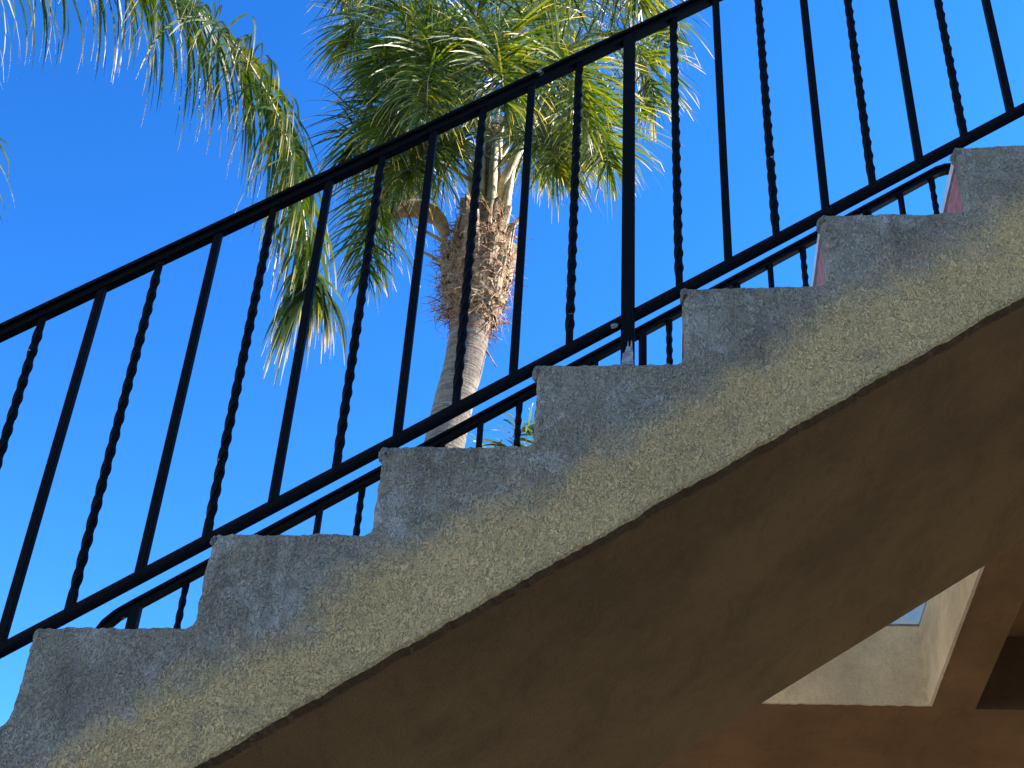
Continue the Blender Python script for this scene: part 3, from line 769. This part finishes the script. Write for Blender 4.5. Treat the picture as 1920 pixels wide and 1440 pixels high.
F1 = [  # photo pixel and depth offset of points along each leaf stalk
    ([(893, 345, 0), (810, 300, -.3), (735, 335, -.6), (700, 420, -.7), (688, 520, -.8)], dict(llen=0.70, droop=0.7)),
    ([(900, 300, 0), (810, 225, -.3), (730, 205, -.5), (670, 250, -.6), (655, 300, -.6)], dict(llen=0.70)),
    ([(905, 230, 0), (830, 90, -.2), (740, 15, -.4), (672, 40, -.5), (650, 90, -.5)], dict(llen=0.77)),
    ([(905, 240, 0), (830, 120, -.6), (760, 90, -1.1), (700, 130, -1.4)], dict(llen=0.77)),
    ([(905, 230, 0), (850, 60, .1), (760, -60, .1), (680, -60, .1), (640, 0, .1)], dict(llen=0.84)),
    ([(910, 200, 0), (895, 60, -.3), (880, -80, -.6), (850, -190, -1.2)], dict(llen=0.84)),
    ([(950, 250, 0), (1050, 110, -.2), (1140, 60, -.4), (1205, 110, -.5), (1228, 200, -.5)], dict(llen=0.77)),
    ([(945, 280, 0), (1020, 200, -.3), (1090, 190, -.6), (1130, 250, -.8), (1140, 310, -.9)], dict(llen=0.77, tone=(.5, 1.3))),
    ([(940, 310, 0), (985, 255, -.3), (1030, 260, -.6), (1048, 320, -.7)], dict(llen=0.70, tone=(.5, 1.4))),
    ([(950, 220, 0), (1080, 20, .2), (1190, -50, .3), (1245, 10, .4), (1255, 90, .4)], dict(llen=0.77)),
    ([(930, 230, 0), (960, 60, .6), (1000, 0, 1.2), (1030, 30, 1.6), (1050, 120, 1.9)], dict(llen=0.84, tone=(.4, 1.2))),
    ([(905, 230, 0), (840, 60, .7), (780, 30, 1.3), (740, 90, 1.7), (725, 170, 1.9)], dict(llen=0.84)),
    ([(930, 210, 0), (990, 30, -.3), (1080, -60, -.6), (1160, -60, -.8), (1200, 0, -.9)], dict(llen=0.84)),
    ([(915, 250, 0), (920, 130, -.7), (930, 90, -1.2), (940, 130, -1.6), (945, 190, -1.8)], dict(llen=0.77)),
    ([(900, 250, 0), (870, 140, -.6), (830, 100, -1.1), (805, 140, -1.5), (800, 210, -1.7)], dict(llen=0.77)),
    ([(930, 260, 0), (985, 150, -.5), (1040, 110, -.9), (1080, 150, -1.2), (1095, 230, -1.3)], dict(llen=0.77, tone=(.4, 1.3))),
    ([(895, 300, .1), (850, 250, .5), (800, 250, .9), (770, 310, 1.2), (765, 380, 1.3)], dict(llen=0.70)),
    ([(930, 300, .1), (990, 240, .5), (1060, 240, .9), (1095, 310, 1.2)], dict(llen=0.70, tone=(.6, 1.5))),
    ([(915, 200, 0), (930, 40, .2), (950, -120, .3), (960, -260, .4)], dict(llen=0.84)),
    ([(905, 260, -.05), (860, 190, -.4), (800, 160, -.8), (740, 200, -1.1), (725, 260, -1.2)], dict(llen=0.70)),
    ([(935, 310, .1), (975, 235, .3), (1012, 245, .5), (1022, 320, .6)], dict(llen=0.66, tone=(.6, 1.5), droop=1.0)),
    ([(890, 350, .05), (830, 300, .2), (765, 300, .4), (715, 370, .5), (700, 450, .5)], dict(llen=0.62)),
    ([(893, 320, -.05), (850, 270, -.4), (800, 280, -.7), (770, 330, -.9)], dict(llen=0.63)),
]
for i, (pth, kw) in enumerate(F1):
    kw['llen'] *= 1.08; kw.setdefault('droop', 0.55); kw.setdefault('spread', 58); kw['jit'] = 0.26; frond([P1(*p) for p in pth], palm1, 100 + i, nl=kw.pop('nl', 130), width=0.0155, **kw)

# --- the palm out of frame to the left, whose frond hangs across the picture
QY = 6.6
P2 = lambda x, y, o=0.0: at(x, y, QY + o)
c2 = P2(-260, 60); f2 = Vector((c2.x - 0.25, c2.y + 0.1, 0))
palm2 = empty('palm_tree', f2, 'palm with a long arching frond hanging in front of open sky beside the railing', 'palm tree', 'palm trees')
ringed_trunk([f2, f2.lerp(c2, 0.4) + Vector((0.05, 0, 0)), f2.lerp(c2, 0.75), c2 - Vector((0, 0, .2)), c2], [0.22, 0.19, 0.17, 0.17, 0.2, 0.12], palm2, 5)
frond([P2(-255, 40), P2(-120, -60, -.1), P2(60, -110, -.15), P2(220, -80, -.2), P2(350, 0, -.25), P2(440, 85, -.3), P2(505, 185, -.3), P2(545, 290, -.3), P2(568, 400, -.3), P2(577, 490, -.3), P2(577, 550, -.3)],
      palm2, 301, nl=300, llen=1.10, width=0.020, droop=1.8, bare=0.10, spread=34, r0=0.026, fwd=0.30, tipdry=0.55, tone=(0.0, 0.55), tipmin=0.55, singles=300, jit=0.07)
frond([P2(-255, 60), P2(-190, 20, -.2), P2(-110, 60, -.3), P2(-50, 170, -.4), P2(-28, 320, -.4), P2(-24, 520, -.4)], palm2, 302, nl=60, llen=0.55, width=0.020, droop=0.8, keep=0.5, fwd=0.6)
for i, (az, el, L, dr) in enumerate(((200, 50, 2.8, .22), (250, 40, 2.8, .24), (300, 55, 2.8, .22), (340, 60, 2.6, .2), (270, 70, 2.4, .16), (170, 65, 2.4, .14), (30, 78, 2.2, .08))):
    frond(arc(c2, az, el, L, dr), palm2, 320 + i, nl=70, llen=.6, width=.024)

# --- a lower palm farther off, only its top leaves clear the treads
P3 = lambda x, y, o=0.0: at(x, y, 12.0 + o)
c3 = P3(965, 930); f3 = Vector((c3.x - 0.1, 12.1, 0))
palm3 = empty('palm_tree', f3, 'more distant palm, only a few yellow-green leaf tips show above a tread', 'palm tree', 'palm trees')
ringed_trunk([f3, f3.lerp(c3, .5), f3.lerp(c3, .8), c3], [.2, .17, .15, .13], palm3, 8)
for i, pth in enumerate(([(965, 930, 0), (930, 860, 0), (890, 850, 0), (840, 880, 0)], [(965, 930, 0), (960, 850, -.1), (975, 810, -.2), (1010, 800, -.3), (1060, 830, -.4)],
                         [(965, 930, 0), (1000, 860, .1), (1060, 850, .2), (1120, 880, .3)], [(965, 930, 0), (960, 870, .3), (950, 850, .6), (930, 860, .9)], [(965, 930, 0), (930, 880, -.4), (900, 900, -.8), (890, 960, -1.0)], [(965, 930, 0), (1010, 880, -.4), (1040, 910, -.8), (1050, 980, -1.0)], [(965, 930, 0), (900, 900, .2), (850, 920, .3), (830, 980, .4)], [(965, 930, 0), (1030, 900, .3), (1080, 930, .5), (1100, 990, .6)])):
    frond([P3(*p) for p in pth], palm3, 400 + i, nl=46, llen=.42, width=.028, tone=(.5, 1.4))
